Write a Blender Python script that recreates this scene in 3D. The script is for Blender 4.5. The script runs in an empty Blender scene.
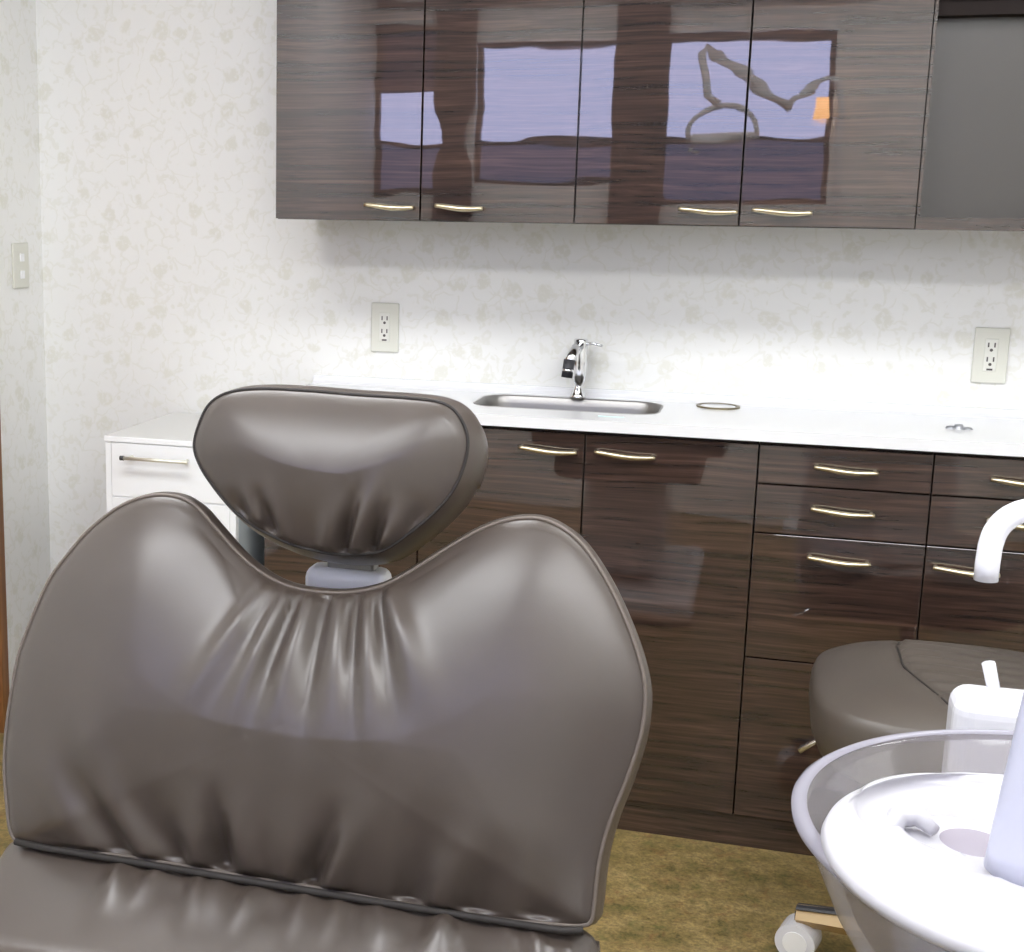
import bpy, bmesh, math, random
from mathutils import Vector, Matrix
from math import pi, sin, cos, radians, sqrt, exp
random.seed(4)
S = bpy.context.scene
C = S.collection

# ------------------------------------------------------------------ helpers
def tag(o, label=None, cat=None, group=None, kind=None):
    if label: o['label'] = label
    if cat: o['category'] = cat
    if group: o['group'] = group
    if kind: o['kind'] = kind
    return o

def thing(name, label, cat, loc, group=None):
    o = bpy.data.objects.new(name, None)
    C.objects.link(o); o.location = loc; o.empty_display_size = .05
    bpy.context.view_layer.update()
    return tag(o, label, cat, group)

def world_loc(o):
    v = Vector(o.location)
    while o.parent:
        o = o.parent; v += Vector(o.location)
    return v

def obj(name, bm, m, parent=None, smooth=False, loc=None, label=None):
    """vertices are given in room coordinates; the object origin goes to loc (or its parent's place)"""
    me = bpy.data.meshes.new(name)
    base = Vector(loc) if loc is not None else (world_loc(parent) if parent else Vector((0, 0, 0)))
    bmesh.ops.translate(bm, verts=bm.verts[:], vec=-base)
    bmesh.ops.recalc_face_normals(bm, faces=bm.faces[:])
    bm.to_mesh(me); bm.free()
    o = bpy.data.objects.new(name, me); C.objects.link(o)
    if parent:
        o.parent = parent; o.location = base - world_loc(parent)
    else:
        o.location = base
    if isinstance(m, (list, tuple)):
        for k in m: me.materials.append(k)
    else: me.materials.append(m)
    if smooth:
        for p in me.polygons: p.use_smooth = True
    if label: o['label'] = label
    return o

def add(bm, other):
    me = bpy.data.meshes.new('tmp'); other.to_mesh(me); other.free(); bm.from_mesh(me); bpy.data.meshes.remove(me)
    return bm

def box(x0, x1, y0, y1, z0, z1, bev=0, seg=2, bm=None):
    b = bmesh.new()
    bmesh.ops.create_cube(b, size=1)
    for v in b.verts:
        v.co = Vector((x0 + (v.co.x + .5) * (x1 - x0), y0 + (v.co.y + .5) * (y1 - y0), z0 + (v.co.z + .5) * (z1 - z0)))
    if bev:
        bmesh.ops.bevel(b, geom=b.edges[:], offset=bev, segments=seg, profile=.5, affect='EDGES')
    return add(bm, b) if bm is not None else b

def tube(pts, r, seg=12, bm=None, caps=True, closed=False, flat=1.0):
    """tube through pts; r is one radius or one for each point"""
    b = bmesh.new()
    P = [Vector(p) for p in pts]; n = len(P)
    R = r if isinstance(r, (list, tuple)) else [r] * n
    rings = []; up = None
    for i in range(n):
        a = P[i - 1] if (i > 0 or closed) else P[i]
        c = P[(i + 1) % n] if (i < n - 1 or closed) else P[i]
        t = (c - a).normalized()
        if up is None:
            up = t.orthogonal().normalized()
            if abs(t.z) < .9: up = (Vector((0, 0, 1)) - t * t.z).normalized()
        else:
            up = (up - t * up.dot(t)).normalized()
        s = t.cross(up)
        rings.append([b.verts.new(P[i] + (up * cos(k * 2 * pi / seg) * flat + s * sin(k * 2 * pi / seg)) * R[i]) for k in range(seg)])
    for i in range(n if closed else n - 1):
        A, B = rings[i], rings[(i + 1) % n]
        for k in range(seg):
            b.faces.new((A[k], A[(k + 1) % seg], B[(k + 1) % seg], B[k]))
    if caps and not closed:
        b.faces.new(rings[0][::-1]); b.faces.new(rings[-1])
    return add(bm, b) if bm is not None else b

def lathe(prof, cx, cy, seg=64, bm=None, sx=1, sy=1, close=False):
    """prof: (radius, z) pairs turned about a vertical axis"""
    b = bmesh.new(); rings = []
    for r, z in prof:
        if r < 1e-6: rings.append([b.verts.new((cx, cy, z))])
        else: rings.append([b.verts.new((cx + r * sx * cos(k * 2 * pi / seg), cy + r * sy * sin(k * 2 * pi / seg), z)) for k in range(seg)])
    for A, B in zip(rings, rings[1:]):
        if len(A) == 1 and len(B) == 1: continue
        for k in range(seg):
            k2 = (k + 1) % seg
            if len(A) == 1: b.faces.new((A[0], B[k2], B[k]))
            elif len(B) == 1: b.faces.new((A[k], A[k2], B[0]))
            else: b.faces.new((A[k], A[k2], B[k2], B[k]))
    return add(bm, b) if bm is not None else b

def rrect(x0, x1, y0, y1, r, seg=8):
    p = []
    for cx, cy, a0 in ((x1 - r, y1 - r, 0), (x0 + r, y1 - r, 90), (x0 + r, y0 + r, 180), (x1 - r, y0 + r, 270)):
        for k in range(seg + 1):
            a = radians(a0 + 90 * k / seg); p.append((cx + r * cos(a), cy + r * sin(a)))
    return p

def smooth_loop(pts, sub=6):
    """closed Catmull-Rom"""
    out = []; n = len(pts)
    for i in range(n):
        p0, p1, p2, p3 = (Vector(pts[(i + k - 1) % n]) for k in range(4))
        for k in range(sub):
            t = k / sub
            out.append(.5 * ((2 * p1) + (-p0 + p2) * t + (2 * p0 - 5 * p1 + 4 * p2 - p3) * t * t + (-p0 + 3 * p1 - 3 * p2 + p3) * t ** 3))
    return out

def resample(P, n):
    L = [0]
    for i in range(len(P)): L.append(L[-1] + (P[(i + 1) % len(P)] - P[i]).length)
    out = []; j = 0
    for k in range(n):
        s = L[-1] * k / n
        while L[j + 1] < s: j += 1
        t = (s - L[j]) / max(1e-9, L[j + 1] - L[j])
        out.append(P[j].lerp(P[(j + 1) % len(P)], t))
    return out

# ------------------------------------------------------------------ materials
def mat(name, col, rough=.5, metal=0, coat=0, coat_rough=.03, spec=.5, trans=0, ior=1.5, emit=None, es=1):
    m = bpy.data.materials.new(name); m.use_nodes = True
    b = m.node_tree.nodes['Principled BSDF']
    b.inputs['Base Color'].default_value = (*col, 1)
    b.inputs['Roughness'].default_value = rough; b.inputs['Metallic'].default_value = metal
    b.inputs['Coat Weight'].default_value = coat; b.inputs['Coat Roughness'].default_value = coat_rough
    b.inputs['Specular IOR Level'].default_value = spec; b.inputs['Transmission Weight'].default_value = trans
    b.inputs['IOR'].default_value = ior
    if emit:
        b.inputs['Emission Color'].default_value = (*emit, 1); b.inputs['Emission Strength'].default_value = es
    return m

def N(m, t, **kw):
    n = m.node_tree.nodes.new(t)
    for k, v in kw.items(): setattr(n, k, v)
    return n
def K(m, a, b): m.node_tree.links.new(a, b)
def pos(m, scale):
    g = N(m, 'ShaderNodeNewGeometry'); mp = N(m, 'ShaderNodeMapping')
    mp.inputs['Scale'].default_value = scale
    K(m, g.outputs['Position'], mp.inputs['Vector']); return mp.outputs[0]
def noise(m, vec, scale, detail=3, rough=.5, dist=0):
    n = N(m, 'ShaderNodeTexNoise'); n.inputs['Scale'].default_value = scale
    n.inputs['Detail'].default_value = detail; n.inputs['Roughness'].default_value = rough; n.inputs['Distortion'].default_value = dist
    K(m, vec, n.inputs['Vector']); return n
def ramp(m, fac, stops):
    r = N(m, 'ShaderNodeValToRGB'); e = r.color_ramp.elements
    while len(e) < len(stops): e.new(.5)
    for i, (p, c) in enumerate(stops): e[i].position = p; e[i].color = (*c, 1) if len(c) == 3 else c
    K(m, fac, r.inputs[0]); return r.outputs[0]
def mixc(m, fac, a, b, mode='MIX'):
    x = N(m, 'ShaderNodeMix', data_type='RGBA', blend_type=mode)
    for s, v in ((x.inputs[0], fac), (x.inputs[6], a), (x.inputs[7], b)):
        if hasattr(v, 'links'): K(m, v, s)
        else: s.default_value = v if isinstance(v, (int, float)) else (*v, 1)
    return x.outputs[2]
def mth(m, op, a, b=None):
    x = N(m, 'ShaderNodeMath', operation=op)
    for s, v in ((x.inputs[0], a), (x.inputs[1], b)):
        if v is None: continue
        if hasattr(v, 'links'): K(m, v, s)
        else: s.default_value = v
    return x.outputs[0]
def bump(m, h, strength, dist=.01, target='Normal'):
    b = N(m, 'ShaderNodeBump'); b.inputs['Strength'].default_value = strength; b.inputs['Distance'].default_value = dist
    K(m, h, b.inputs['Height']); K(m, b.outputs[0], m.node_tree.nodes['Principled BSDF'].inputs[target])
def P_(m): return m.node_tree.nodes['Principled BSDF']

def wood_mat():
    m = mat('dark_zebra_wood', (.05, .03, .025), rough=.55, coat=1, coat_rough=.015, spec=.25)
    P_(m).inputs['Coat IOR'].default_value = 1.78
    w = noise(m, pos(m, (.9, .9, 5)), 1.3, 2).outputs[0]
    v = pos(m, (1.1, 1.1, 62))
    ad = N(m, 'ShaderNodeVectorMath', operation='ADD'); K(m, v, ad.inputs[0])
    sc = N(m, 'ShaderNodeVectorMath', operation='SCALE'); K(m, noise(m, pos(m, (2.2, 2.2, 3)), 1.0, 2).outputs[1], sc.inputs[0]); sc.inputs[3].default_value = 2.2
    K(m, sc.outputs[0], ad.inputs[1])
    n1 = noise(m, ad.outputs[0], 1.6, 4, .62).outputs[0]
    n2 = noise(m, pos(m, (6, 6, 420)), 1, 3, .6).outputs[0]
    c1 = ramp(m, n1, [(.30, (.011, .0055, .004)), (.45, (.025, .012, .0085)), (.56, (.044, .021, .0145)), (.70, (.072, .038, .026))])
    c2 = mixc(m, .55, c1, ramp(m, n2, [(.3, (.45, .45, .45)), (.7, (1.25, 1.2, 1.2))]), 'MULTIPLY')
    K(m, c2, P_(m).inputs['Base Color'])
    wv = noise(m, pos(m, (3.0, 3.0, 9.0)), 1, 2).outputs[0]
    bump(m, wv, .055, .008, 'Coat Normal')
    return m

def wallpaper_mat():
    m = mat('floral_wallpaper', (.8, .8, .77), rough=.75, spec=.25)
    v = pos(m, (1, 1, 1))
    wob = noise(m, v, 26, 3).outputs[1]
    sc = N(m, 'ShaderNodeVectorMath', operation='MULTIPLY_ADD'); K(m, wob, sc.inputs[0]); sc.inputs[1].default_value = (.042, .042, .042); K(m, v, sc.inputs[2])
    vo = N(m, 'ShaderNodeTexVoronoi'); vo.inputs['Scale'].default_value = 12; vo.inputs['Randomness'].default_value = .72; K(m, sc.outputs[0], vo.inputs['Vector'])
    flower = ramp(m, vo.outputs['Distance'], [(.20, (1, 1, 1)), (.27, (0, 0, 0))])
    petal = noise(m, v, 85, 2).outputs[0]
    fl = mth(m, 'MULTIPLY', flower, ramp(m, petal, [(.36, (.25, .25, .25)), (.5, (1, 1, 1))]))
    vs = N(m, 'ShaderNodeTexVoronoi', feature='DISTANCE_TO_EDGE'); vs.inputs['Scale'].default_value = 19
    sd = N(m, 'ShaderNodeVectorMath', operation='MULTIPLY_ADD'); K(m, noise(m, v, 12, 3).outputs[1], sd.inputs[0]); sd.inputs[1].default_value = (.12, .12, .12); K(m, v, sd.inputs[2])
    K(m, sd.outputs[0], vs.inputs['Vector'])
    stem = ramp(m, vs.outputs['Distance'], [(.025, (.6, .6, .6)), (.07, (0, 0, 0))])
    gate = ramp(m, noise(m, v, 34, 2).outputs[0], [(.43, (0, 0, 0)), (.50, (1, 1, 1))])
    st = mth(m, 'MULTIPLY', stem, gate)
    vl = N(m, 'ShaderNodeTexVoronoi'); vl.inputs['Scale'].default_value = 38; K(m, sc.outputs[0], vl.inputs['Vector'])
    leaf = mth(m, 'MULTIPLY', ramp(m, vl.outputs['Distance'], [(.22, (.75, .75, .75)), (.32, (0, 0, 0))]), ramp(m, noise(m, v, 19, 2).outputs[0], [(.48, (0, 0, 0)), (.56, (1, 1, 1))]))
    a = mth(m, 'MAXIMUM', fl, mth(m, 'MAXIMUM', st, leaf))
    col = mixc(m, a, (.84, .84, .82), (.765, .76, .70))
    K(m, col, P_(m).inputs['Base Color'])
    bump(m, a, .06, .0008)
    return m

def floor_mat():
    m = mat('mottled_olive_floor', (.2, .15, .06), rough=.42, spec=.35)
    v = pos(m, (1, 1, 1))
    a = noise(m, v, 13, 5, .65).outputs[0]; b = noise(m, v, 60, 5, .7).outputs[0]; c = noise(m, v, 24, 4, .6, .8).outputs[0]
    c1 = ramp(m, a, [(.3, (.13, .105, .035)), (.5, (.24, .175, .068)), (.7, (.34, .25, .11))])
    c2 = mixc(m, .75, c1, ramp(m, b, [(.33, (.55, .55, .5)), (.5, (1, 1, 1)), (.68, (1.35, 1.3, 1.2))]), 'MULTIPLY')
    c3 = mixc(m, ramp(m, c, [(.56, (0, 0, 0)), (.7, (.55, .55, .55))]), c2, (.20, .09, .035))
    c3 = mixc(m, .6, c3, ramp(m, noise(m, v, 150, 4, .7).outputs[0], [(.35, (.5, .52, .5)), (.5, (1, 1, 1)), (.66, (1.4, 1.35, 1.25))]), 'MULTIPLY')
    c4 = mixc(m, ramp(m, c, [(.30, (.5, .5, .5)), (.42, (0, 0, 0))]), c3, (.11, .12, .035))
    K(m, c4, P_(m).inputs['Base Color'])
    bump(m, b, .15, .001)
    return m

def leather_mat(name='brown_leather', col=(.064, .049, .040), rough=.34):
    m = mat(name, col, rough=rough, spec=.70)
    v = pos(m, (1, 1, 1))
    n1 = noise(m, v, 900, 2).outputs[0]; n2 = noise(m, v, 9, 3).outputs[0]
    bump(m, n1, .12, .0004)
    K(m, ramp(m, n2, [(.3, tuple(c * .93 for c in col)), (.7, tuple(c * 1.07 for c in col))]), P_(m).inputs['Base Color'])
    K(m, ramp(m, n1, [(.3, (rough - .04,) * 3), (.7, (rough + .06,) * 3)]), P_(m).inputs['Roughness'])
    return m

WOOD = wood_mat(); PAPER = wallpaper_mat(); FLOOR = floor_mat(); LEATHER = leather_mat()
PIPING = mat('leather_piping', (.13, .105, .085), .45)
STOOL_LEATHER = leather_mat('taupe_stool_leather', (.080, .065, .053), .42)
SEAM = mat('dark_seam_and_shade_gap', (.022, .018, .016), .7)  # stitching, and the painted shade line behind the seat
CARCASS = mat('cabinet_core', (.03, .018, .014), .5)
EDGE = mat('brown_cabinet_edging', (.16, .085, .055), .4)
WHITE_TOP = mat('white_worktop', (.80, .805, .82), .22, coat=.4)
WHITE_LAC = mat('white_lacquer', (.90, .91, .92), .3, coat=.3)
CREAM_TOP = mat('cream_cabinet_top', (.70, .70, .68), .4)
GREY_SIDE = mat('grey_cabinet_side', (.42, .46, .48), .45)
STEEL = mat('brushed_steel', (.33, .32, .31), .42, metal=1)
CHROME = mat('chrome', (.80, .81, .83), .10, metal=1)
DARKM = mat('dark_rubber', (.03, .03, .035), .5)
BRASS = mat('pale_brass', (.66, .58, .41), .30, metal=1)
PLATE = mat('ivory_plastic', (.69, .69, .615), .45)
PLATE2 = mat('ivory_socket', (.74, .74, .68), .45)
SLOT = mat('dark_slot', (.09, .08, .075), .6)
PLASTIC = mat('white_plastic', (.76, .76, .80), .25, coat=.3)
LILAC = mat('pale_lilac_plastic', (.50, .51, .62), .3)
BRACKET = mat('pale_grey_plastic', (.88, .88, .88), .35)
SHELL = mat('taupe_shell', (.115, .10, .085), .5)
BROWNWOOD = mat('orange_brown_door_wood', (.27, .115, .035), .4)
CEIL = mat('white_ceiling', (.86, .86, .85), .8)
CURT = mat('dark_brown_curtain', (.035, .022, .018), .85)
FRAME = mat('dark_window_frame', (.03, .022, .02), .5)
NICKEL = mat('satin_nickel', (.78, .76, .66), .42, metal=.6)
LAMPBODY = mat('lamp_grey_white', (.72, .72, .72), .35)
STICKER = mat('pale_teal_sticker', (.62, .80, .78), .5)
def nwood():
    m = BROWNWOOD
    K(m, ramp(m, noise(m, pos(m, (40, 40, 1.5)), 1, 4).outputs[0], [(.3, (.13, .05, .016)), (.7, (.36, .165, .055))]), P_(m).inputs['Base Color'])
nwood()

def frosted(mx, col):
    m = bpy.data.materials.new('frosted_glass'); m.use_nodes = True
    nt = m.node_tree; nt.nodes.clear()
    o = N(m, 'ShaderNodeOutputMaterial'); tr = N(m, 'ShaderNodeBsdfTransparent'); tl = N(m, 'ShaderNodeBsdfTranslucent'); df = N(m, 'ShaderNodeBsdfDiffuse'); gl = N(m, 'ShaderNodeBsdfGlossy')
    tr.inputs[0].default_value = (.90, .89, .91, 1); tl.inputs[0].default_value = (*col, 1); df.inputs[0].default_value = (*col, 1)
    gl.inputs['Roughness'].default_value = .12
    m1 = N(m, 'ShaderNodeMixShader'); m1.inputs[0].default_value = .5; K(m, tl.outputs[0], m1.inputs[1]); K(m, df.outputs[0], m1.inputs[2])
    m2 = N(m, 'ShaderNodeMixShader'); m2.inputs[0].default_value = mx; K(m, tr.outputs[0], m2.inputs[1]); K(m, m1.outputs[0], m2.inputs[2])
    lw = N(m, 'ShaderNodeLayerWeight'); lw.inputs[0].default_value = .32
    m3 = N(m, 'ShaderNodeMixShader'); K(m, mth(m, 'MULTIPLY', lw.outputs['Fresnel'], .65), m3.inputs[0]); K(m, m2.outputs[0], m3.inputs[1]); K(m, gl.outputs[0], m3.inputs[2])
    K(m, m3.outputs[0], o.inputs[0]); return m
FROST = frosted(.20, (.62, .58, .56))
RIM = frosted(.55, (.78, .76, .88))
def glass_pane(name, tint, mixf):
    m = bpy.data.materials.new(name); m.use_nodes = True
    nt = m.node_tree; nt.nodes.clear()
    o = N(m, 'ShaderNodeOutputMaterial'); tr = N(m, 'ShaderNodeBsdfTransparent'); gl = N(m, 'ShaderNodeBsdfGlossy')
    tr.inputs[0].default_value = (*tint, 1); gl.inputs['Roughness'].default_value = .02
    x = N(m, 'ShaderNodeMixShader'); x.inputs[0].default_value = mixf; K(m, tr.outputs[0], x.inputs[1]); K(m, gl.outputs[0], x.inputs[2]); K(m, x.outputs[0], o.inputs[0])
    return m
CLEAR = glass_pane('clear_window_glass', (.95, .95, .97), .04)
TINTED = glass_pane('obscured_window_glass', (.33, .33, .36), .04)
TINTED2 = glass_pane('shaded_window_glass', (.14, .13, .15), .04)

# ------------------------------------------------------------------ sizes
XL, XR, YB, YR, ZC = -.752, 2.62, 0.0, -3.75, 2.42
TOPZ = .912; CF = -.385; DF = -.367     # worktop height, worktop front, door front
UF = -.30; UZ = 1.314; UT = 2.02        # wall cabinets

# ------------------------------------------------------------------ the room
def struct(name, bm, m, parent=None, **k):
    o = obj(name, bm, m, parent, **k)
    o['kind'] = 'structure'
    return o
struct('floor', box(XL - .1, XR + .1, YR - .1, YB + .1, -.06, 0), FLOOR)
struct('ceiling', box(XL - .1, XR + .1, YR - .1, YB + .1, ZC, ZC + .06), CEIL)
struct('wall_back', box(XL - .1, XR + .1, YB, YB + .1, 0, ZC), PAPER)
struct('wall_right', box(XR, XR + .1, YR, YB, 0, ZC), PAPER)
# left wall with a door opening
D0, D1, DZ = -1.06, -.262, 2.0
bm = box(XL - .1, XL, D1, YB, 0, ZC); box(XL - .1, XL, YR, D0, 0, ZC, bm=bm); box(XL - .1, XL, D0, D1, DZ, ZC, bm=bm)
struct('wall_left', bm, PAPER)
bm = box(XL - .1, XL + .018, D1 - .035, D1, 0, DZ, .003); box(XL - .1, XL + .018, D0, D0 + .035, 0, DZ, .003, bm=bm); box(XL - .1, XL + .018, D0 + .035, D1 - .035, DZ - .035, DZ, .003, bm=bm)
struct('trim_1', bm, BROWNWOOD)
dr = struct('door_1', box(XL - .06, XL - .022, D0 + .037, D1 - .037, .004, DZ - .037, .003), BROWNWOOD)
obj('door_handle', tube([(XL - .022, D0 + .1, .98), (XL + .03, D0 + .1, .98), (XL + .035, D0 + .11, .98), (XL + .035, D0 + .2, .98)], .009), STEEL, dr, smooth=True)

# rear wall behind the camera, with three windows
WIN = [(-.751, -.40, 1.40, 2.17), (-.27, .385, 1.455, 2.075), (.56, 1.27, 1.38, 2.09)]
bm = box(XL, WIN[0][0], YR - .1, YR, 0, ZC)
xs = [WIN[0][0], WIN[0][1], WIN[1][0], WIN[1][1], WIN[2][0], WIN[2][1], XR]
for i in range(3):
    x0, x1, z0, z1 = WIN[i]
    box(x0, x1, YR - .1, YR, 0, z0, bm=bm); box(x0, x1, YR - .1, YR, z1, ZC, bm=bm)
    box(xs[2 * i + 1], xs[2 * i + 2], YR - .1, YR, 0, ZC, bm=bm)
struct('wall_rear', bm, PAPER)
for i, (x0, x1, z0, z1) in enumerate(WIN):
    bm = bmesh.new(); t = .022; zm = [1.64, 1.645, 1.655][i]; zt = [1.88, None, None][i]
    for a in ((x0, x1, z0, z0 + t), (x0, x1, z1 - t, z1), (x0, x0 + t, z0, z1), (x1 - t, x1, z0, z1), (x0, x1, zm - .01, zm + .01)):
        box(a[0], a[1], YR - .07, YR - .03, a[2], a[3], .002, bm=bm)
    w = struct('window_%d' % (i + 1), bm, FRAME)
    zz = zt or z1
    obj('clear_pane', box(x0 + t, x1 - t, YR - .053, YR - .047, zm + .01, zz - (t if not zt else 0)), CLEAR, w)
    obj('obscured_pane', box(x0 + t, x1 - t, YR - .053, YR - .047, z0 + t, zm - .01), TINTED, w)
    if zt: obj('shaded_pane', box(x0 + t, x1 - t, YR - .053, YR - .047, zt, z1 - t), TINTED2, w)
# dark curtain tied in the middle, hanging between the windows; a second and third straight one
def curtain(name, cx, hw, z0, z1, tie, label):
    b = bmesh.new(); rows = 40; cols = 36; g = []
    for j in range(rows + 1):
        z = z0 + (z1 - z0) * j / rows
        k = 1 - .52 * exp(-((z - tie) / .09) ** 2) if tie else 1
        g.append([b.verts.new((cx + hw * k * (-1 + 2 * i / cols), YR + .06 + .018 * sin(i * 1.9) * k + (.02 * exp(-((z - tie) / .05) ** 2) if tie else 0), z)) for i in range(cols + 1)])
    for j in range(rows):
        for i in range(cols): b.faces.new((g[j][i], g[j][i + 1], g[j + 1][i + 1], g[j + 1][i]))
    root = thing(name, label, 'curtain', (cx, YR + .06, z0), 'dark brown curtains on the window wall')
    c = obj('cloth', b, CURT, root, smooth=True)
    s = c.modifiers.new('solid', 'SOLIDIFY'); s.thickness = .004
    if tie: obj('tie_band', tube([(cx - hw * .5, YR + .03, tie), (cx, YR + .11, tie + .004), (cx + hw * .5, YR + .03, tie)], .016), FRAME, root, smooth=True)
curtain('window_curtain', -.355, .095, .45, 2.22, 1.665, 'dark curtain gathered by a tie band between two windows, mirrored in the wall cupboard')
curtain('window_curtain', .465, .112, .45, 2.22, None, 'straight dark curtain hanging between the windows, mirrored in the middle cupboard doors')
o = obj('curtain_rail', tube([(XL + .03, YR + .07, 2.245), (1.40, YR + .07, 2.245)], .013), FRAME, smooth=True)
tag(o, 'dark curtain rail above the windows on the wall behind the viewer', 'curtain rail')
# daylight outside
W = bpy.data.worlds.new('sky'); S.world = W; W.use_nodes = True
bg = W.node_tree.nodes['Background']; bg.inputs[0].default_value = (.62, .66, 1.0, 1); bg.inputs[1].default_value = 7.5

# ceiling lamps (two fluorescent fittings and one more over the window side)
GLOW = mat('lamp_diffuser', (.9, .9, .9), .5, emit=(.97, .985, 1.0), es=1)
P_(GLOW).inputs['Emission Strength'].default_value = 16.6
for i, (x, y, lx, ly) in enumerate([(.15, -1.5, .62, .22), (1.75, -1.5, .62, .22), (.15, -3.0, .62, .22), (1.75, -3.0, .62, .22)]):
    t = thing('ceiling_light', ['flat white ceiling light nearest the white drawer cabinet', 'flat white ceiling light over the drawers side of the room', 'flat white ceiling light near the window wall, on the door side', 'flat white ceiling light near the window wall, on the basin side'][i], 'ceiling light', (x, y, ZC), 'flat rectangular ceiling lights')
    b = box(x - lx, x + lx, y - ly, y + ly, ZC - .05, ZC, .006)
    obj('housing', b, WHITE_LAC, t)
    obj('diffuser', box(x - lx + .03, x + lx - .03, y - ly + .03, y + ly - .03, ZC - .062, ZC - .0495), GLOW, t)

# ------------------------------------------------------------------ handles
def bow_handle(parent, xa, xb, z, yface, sag=.0):
    L = xb - xa; pts = []; rr = []
    for k in range(17):
        u = k / 16
        pts.append((xa + L * u, yface - .013 - .005 * sin(pi * u), z + .0022 * cos(u * 1.5 * pi + .2) + (.5 - u) * .003))
        rr.append(.0055 + .0022 * sin(pi * u))
    b = tube(pts, rr, 10, flat=.8)
    for x, w in ((xa + .006, pts[1][2]), (xb - .006, pts[15][2])): tube([(x, yface, w), (x, yface - .013, w)], .0046, 10, bm=b)
    return obj('handle', b, BRASS, parent, smooth=True, label='curved pale brass handle')

def panel(name, x0, x1, z0, z1, yf, root, th=.018, m=WOOD, g=.0017):
    return obj(name, box(x0 + g, x1 - g, yf, yf + th, z0 + g, z1 - g, .0008, 2), m, root)

# ------------------------------------------------------------------ wall cupboards
XS = [0.0, .334, .668, 1.002, 1.337]
def wall_unit(i0, label):
    x0, x1 = XS[i0], XS[i0 + 2]
    t = thing('wall_cabinet', label, 'cabinet', (x0, YB, UZ), 'glossy dark wood wall cupboards above the worktop')
    b = box(x0, x0 + .018, UF + .02, YB, UZ, UT); box(x1 - .018, x1, UF + .02, YB, UZ, UT, bm=b)
    box(x0 + .018, x1 - .018, UF + .02, YB, UZ, UZ + .018, bm=b); box(x0 + .018, x1 - .018, UF + .02, YB, UT - .018, UT, bm=b)
    box(x0 + .018, x1 - .018, YB - .008, YB, UZ + .018, UT - .018, bm=b)
    obj('body', b, WOOD if i0 == 0 else CARCASS, t)
    for k in (0, 1):
        a, c = XS[i0 + k], XS[i0 + k + 1]
        d = panel('door', a, c, UZ, UT, UF, t)
        h = ((.212, .322), (.370, .474), (.882, .998), (1.027, 1.142))[i0 + k]
        bow_handle(d, h[0], h[1], 1.3445, UF)
    return t
wall_unit(0, 'two-door glossy dark wood wall cupboard at the left end, mirroring the tied curtain')
wall_unit(2, 'two-door glossy dark wood wall cupboard above the round worktop cover, reflecting the dental lamp')
# open niche unit
x0, x1 = 1.3372, 2.0
t = thing('open_wall_cabinet', 'open dark wood wall niche at the right end of the cupboards', 'cabinet', (x0, YB, UZ))
b = box(x0, x0 + .006, UF, YB, UZ, UT); box(x1 - .02, x1, UF, YB, UZ, UT, .001, bm=b); box(x0 + .006, x1 - .02, UF + .002, YB, UT - .02, UT, bm=b)
obj('body', b, WOOD, t)
obj('bottom_panel', box(x0 + .006, x1 - .02, UF, YB, UZ, UZ + .024), WOOD, t)
NICHE = mat('grey_brown_niche_back', (.052, .046, .042), .3, coat=.5, coat_rough=.12)
DARKSHELF = mat('dark_shelf_board', (.022, .017, .016), .8, spec=.1)
obj('back_panel', box(x0 + .006, x1 - .02, UF + .05, UF + .06, UZ + .024, 1.722), NICHE, t)
obj('shelf', box(x0 + .006, x1 - .02, UF + .01, YB, 1.718, 1.742), DARKSHELF, t)
obj('upper_back_panel', box(x0 + .006, x1 - .02, YB - .02, YB - .005, 1.742, UT - .02), DARKSHELF, t)

# ------------------------------------------------------------------ base cabinets
BX = [0.0, .363, .721, 1.073, 1.404, 1.735]
CZ = .887; DT = .880; DB = .073
def base_root(x0, x1, label, top=None):
    t = thing('base_cabinet', label, 'cabinet', (x0, YB, 0), 'glossy dark wood base cabinets under the worktop')
    b = box(x0 + .0005, x1 - .0005, DF + .019, YB - .002, DB, top or CZ)
    if top:
        box(x0 + .0005, x0 + .018, DF + .019, YB - .002, top, CZ, bm=b); box(x1 - .018, x1 - .0005, DF + .019, YB - .002, top, CZ, bm=b); box(x0 + .018, x1 - .018, DF + .019, DF + .034, top, CZ, bm=b)
    obj('body', b, CARCASS, t)
    obj('plinth', box(x0 - .0001, x1 + .0001, DF + .010, DF + .024, 0, DB - .003), WOOD, t)
    return t
t = base_root(BX[0], BX[1], 'single-door dark wood base cabinet beside the white drawer cabinet, mostly behind the chair')
d = panel('door', BX[0], BX[1], DB, DT, DF, t); bow_handle(d, .225, .345, .841, DF)
t = base_root(BX[1], BX[3], 'two-door dark wood base cabinet directly under the sink', .70)
d = panel('door', BX[1], BX[2], DB, DT, DF, t); bow_handle(d, .583, .706, .841, DF)
d = panel('door', BX[2], BX[3], DB, DT, DF, t); bow_handle(d, .743, .868, .841, DF)
t = base_root(BX[3], BX[4], 'dark wood base cabinet with a stack of drawers, right of the sink cabinet')
for (z0, z1, hz) in ((.7985, DT, .838), (.696, .7985, .752), (.428, .696, .651), (DB, .428, .375)):
    d = panel('drawer', BX[3], BX[4], z0, z1, DF, t); bow_handle(d, 1.181 + (.03 if z0 < .1 else 0), 1.303 + (.03 if z0 < .1 else 0), hz, DF)
t = base_root(BX[4], BX[5], 'dark wood base cabinet at the right edge, behind the white water spout')
for (z0, z1, hz) in ((.7985, DT, .836), (.696, .7985, .752)):
    d = panel('drawer', BX[4], BX[5], z0, z1, DF, t); bow_handle(d, 1.508, 1.63, hz, DF)
d = panel('door', BX[4], BX[5], DB, .696, DF, t); bow_handle(d, 1.419, 1.541, .651, DF)

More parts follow.
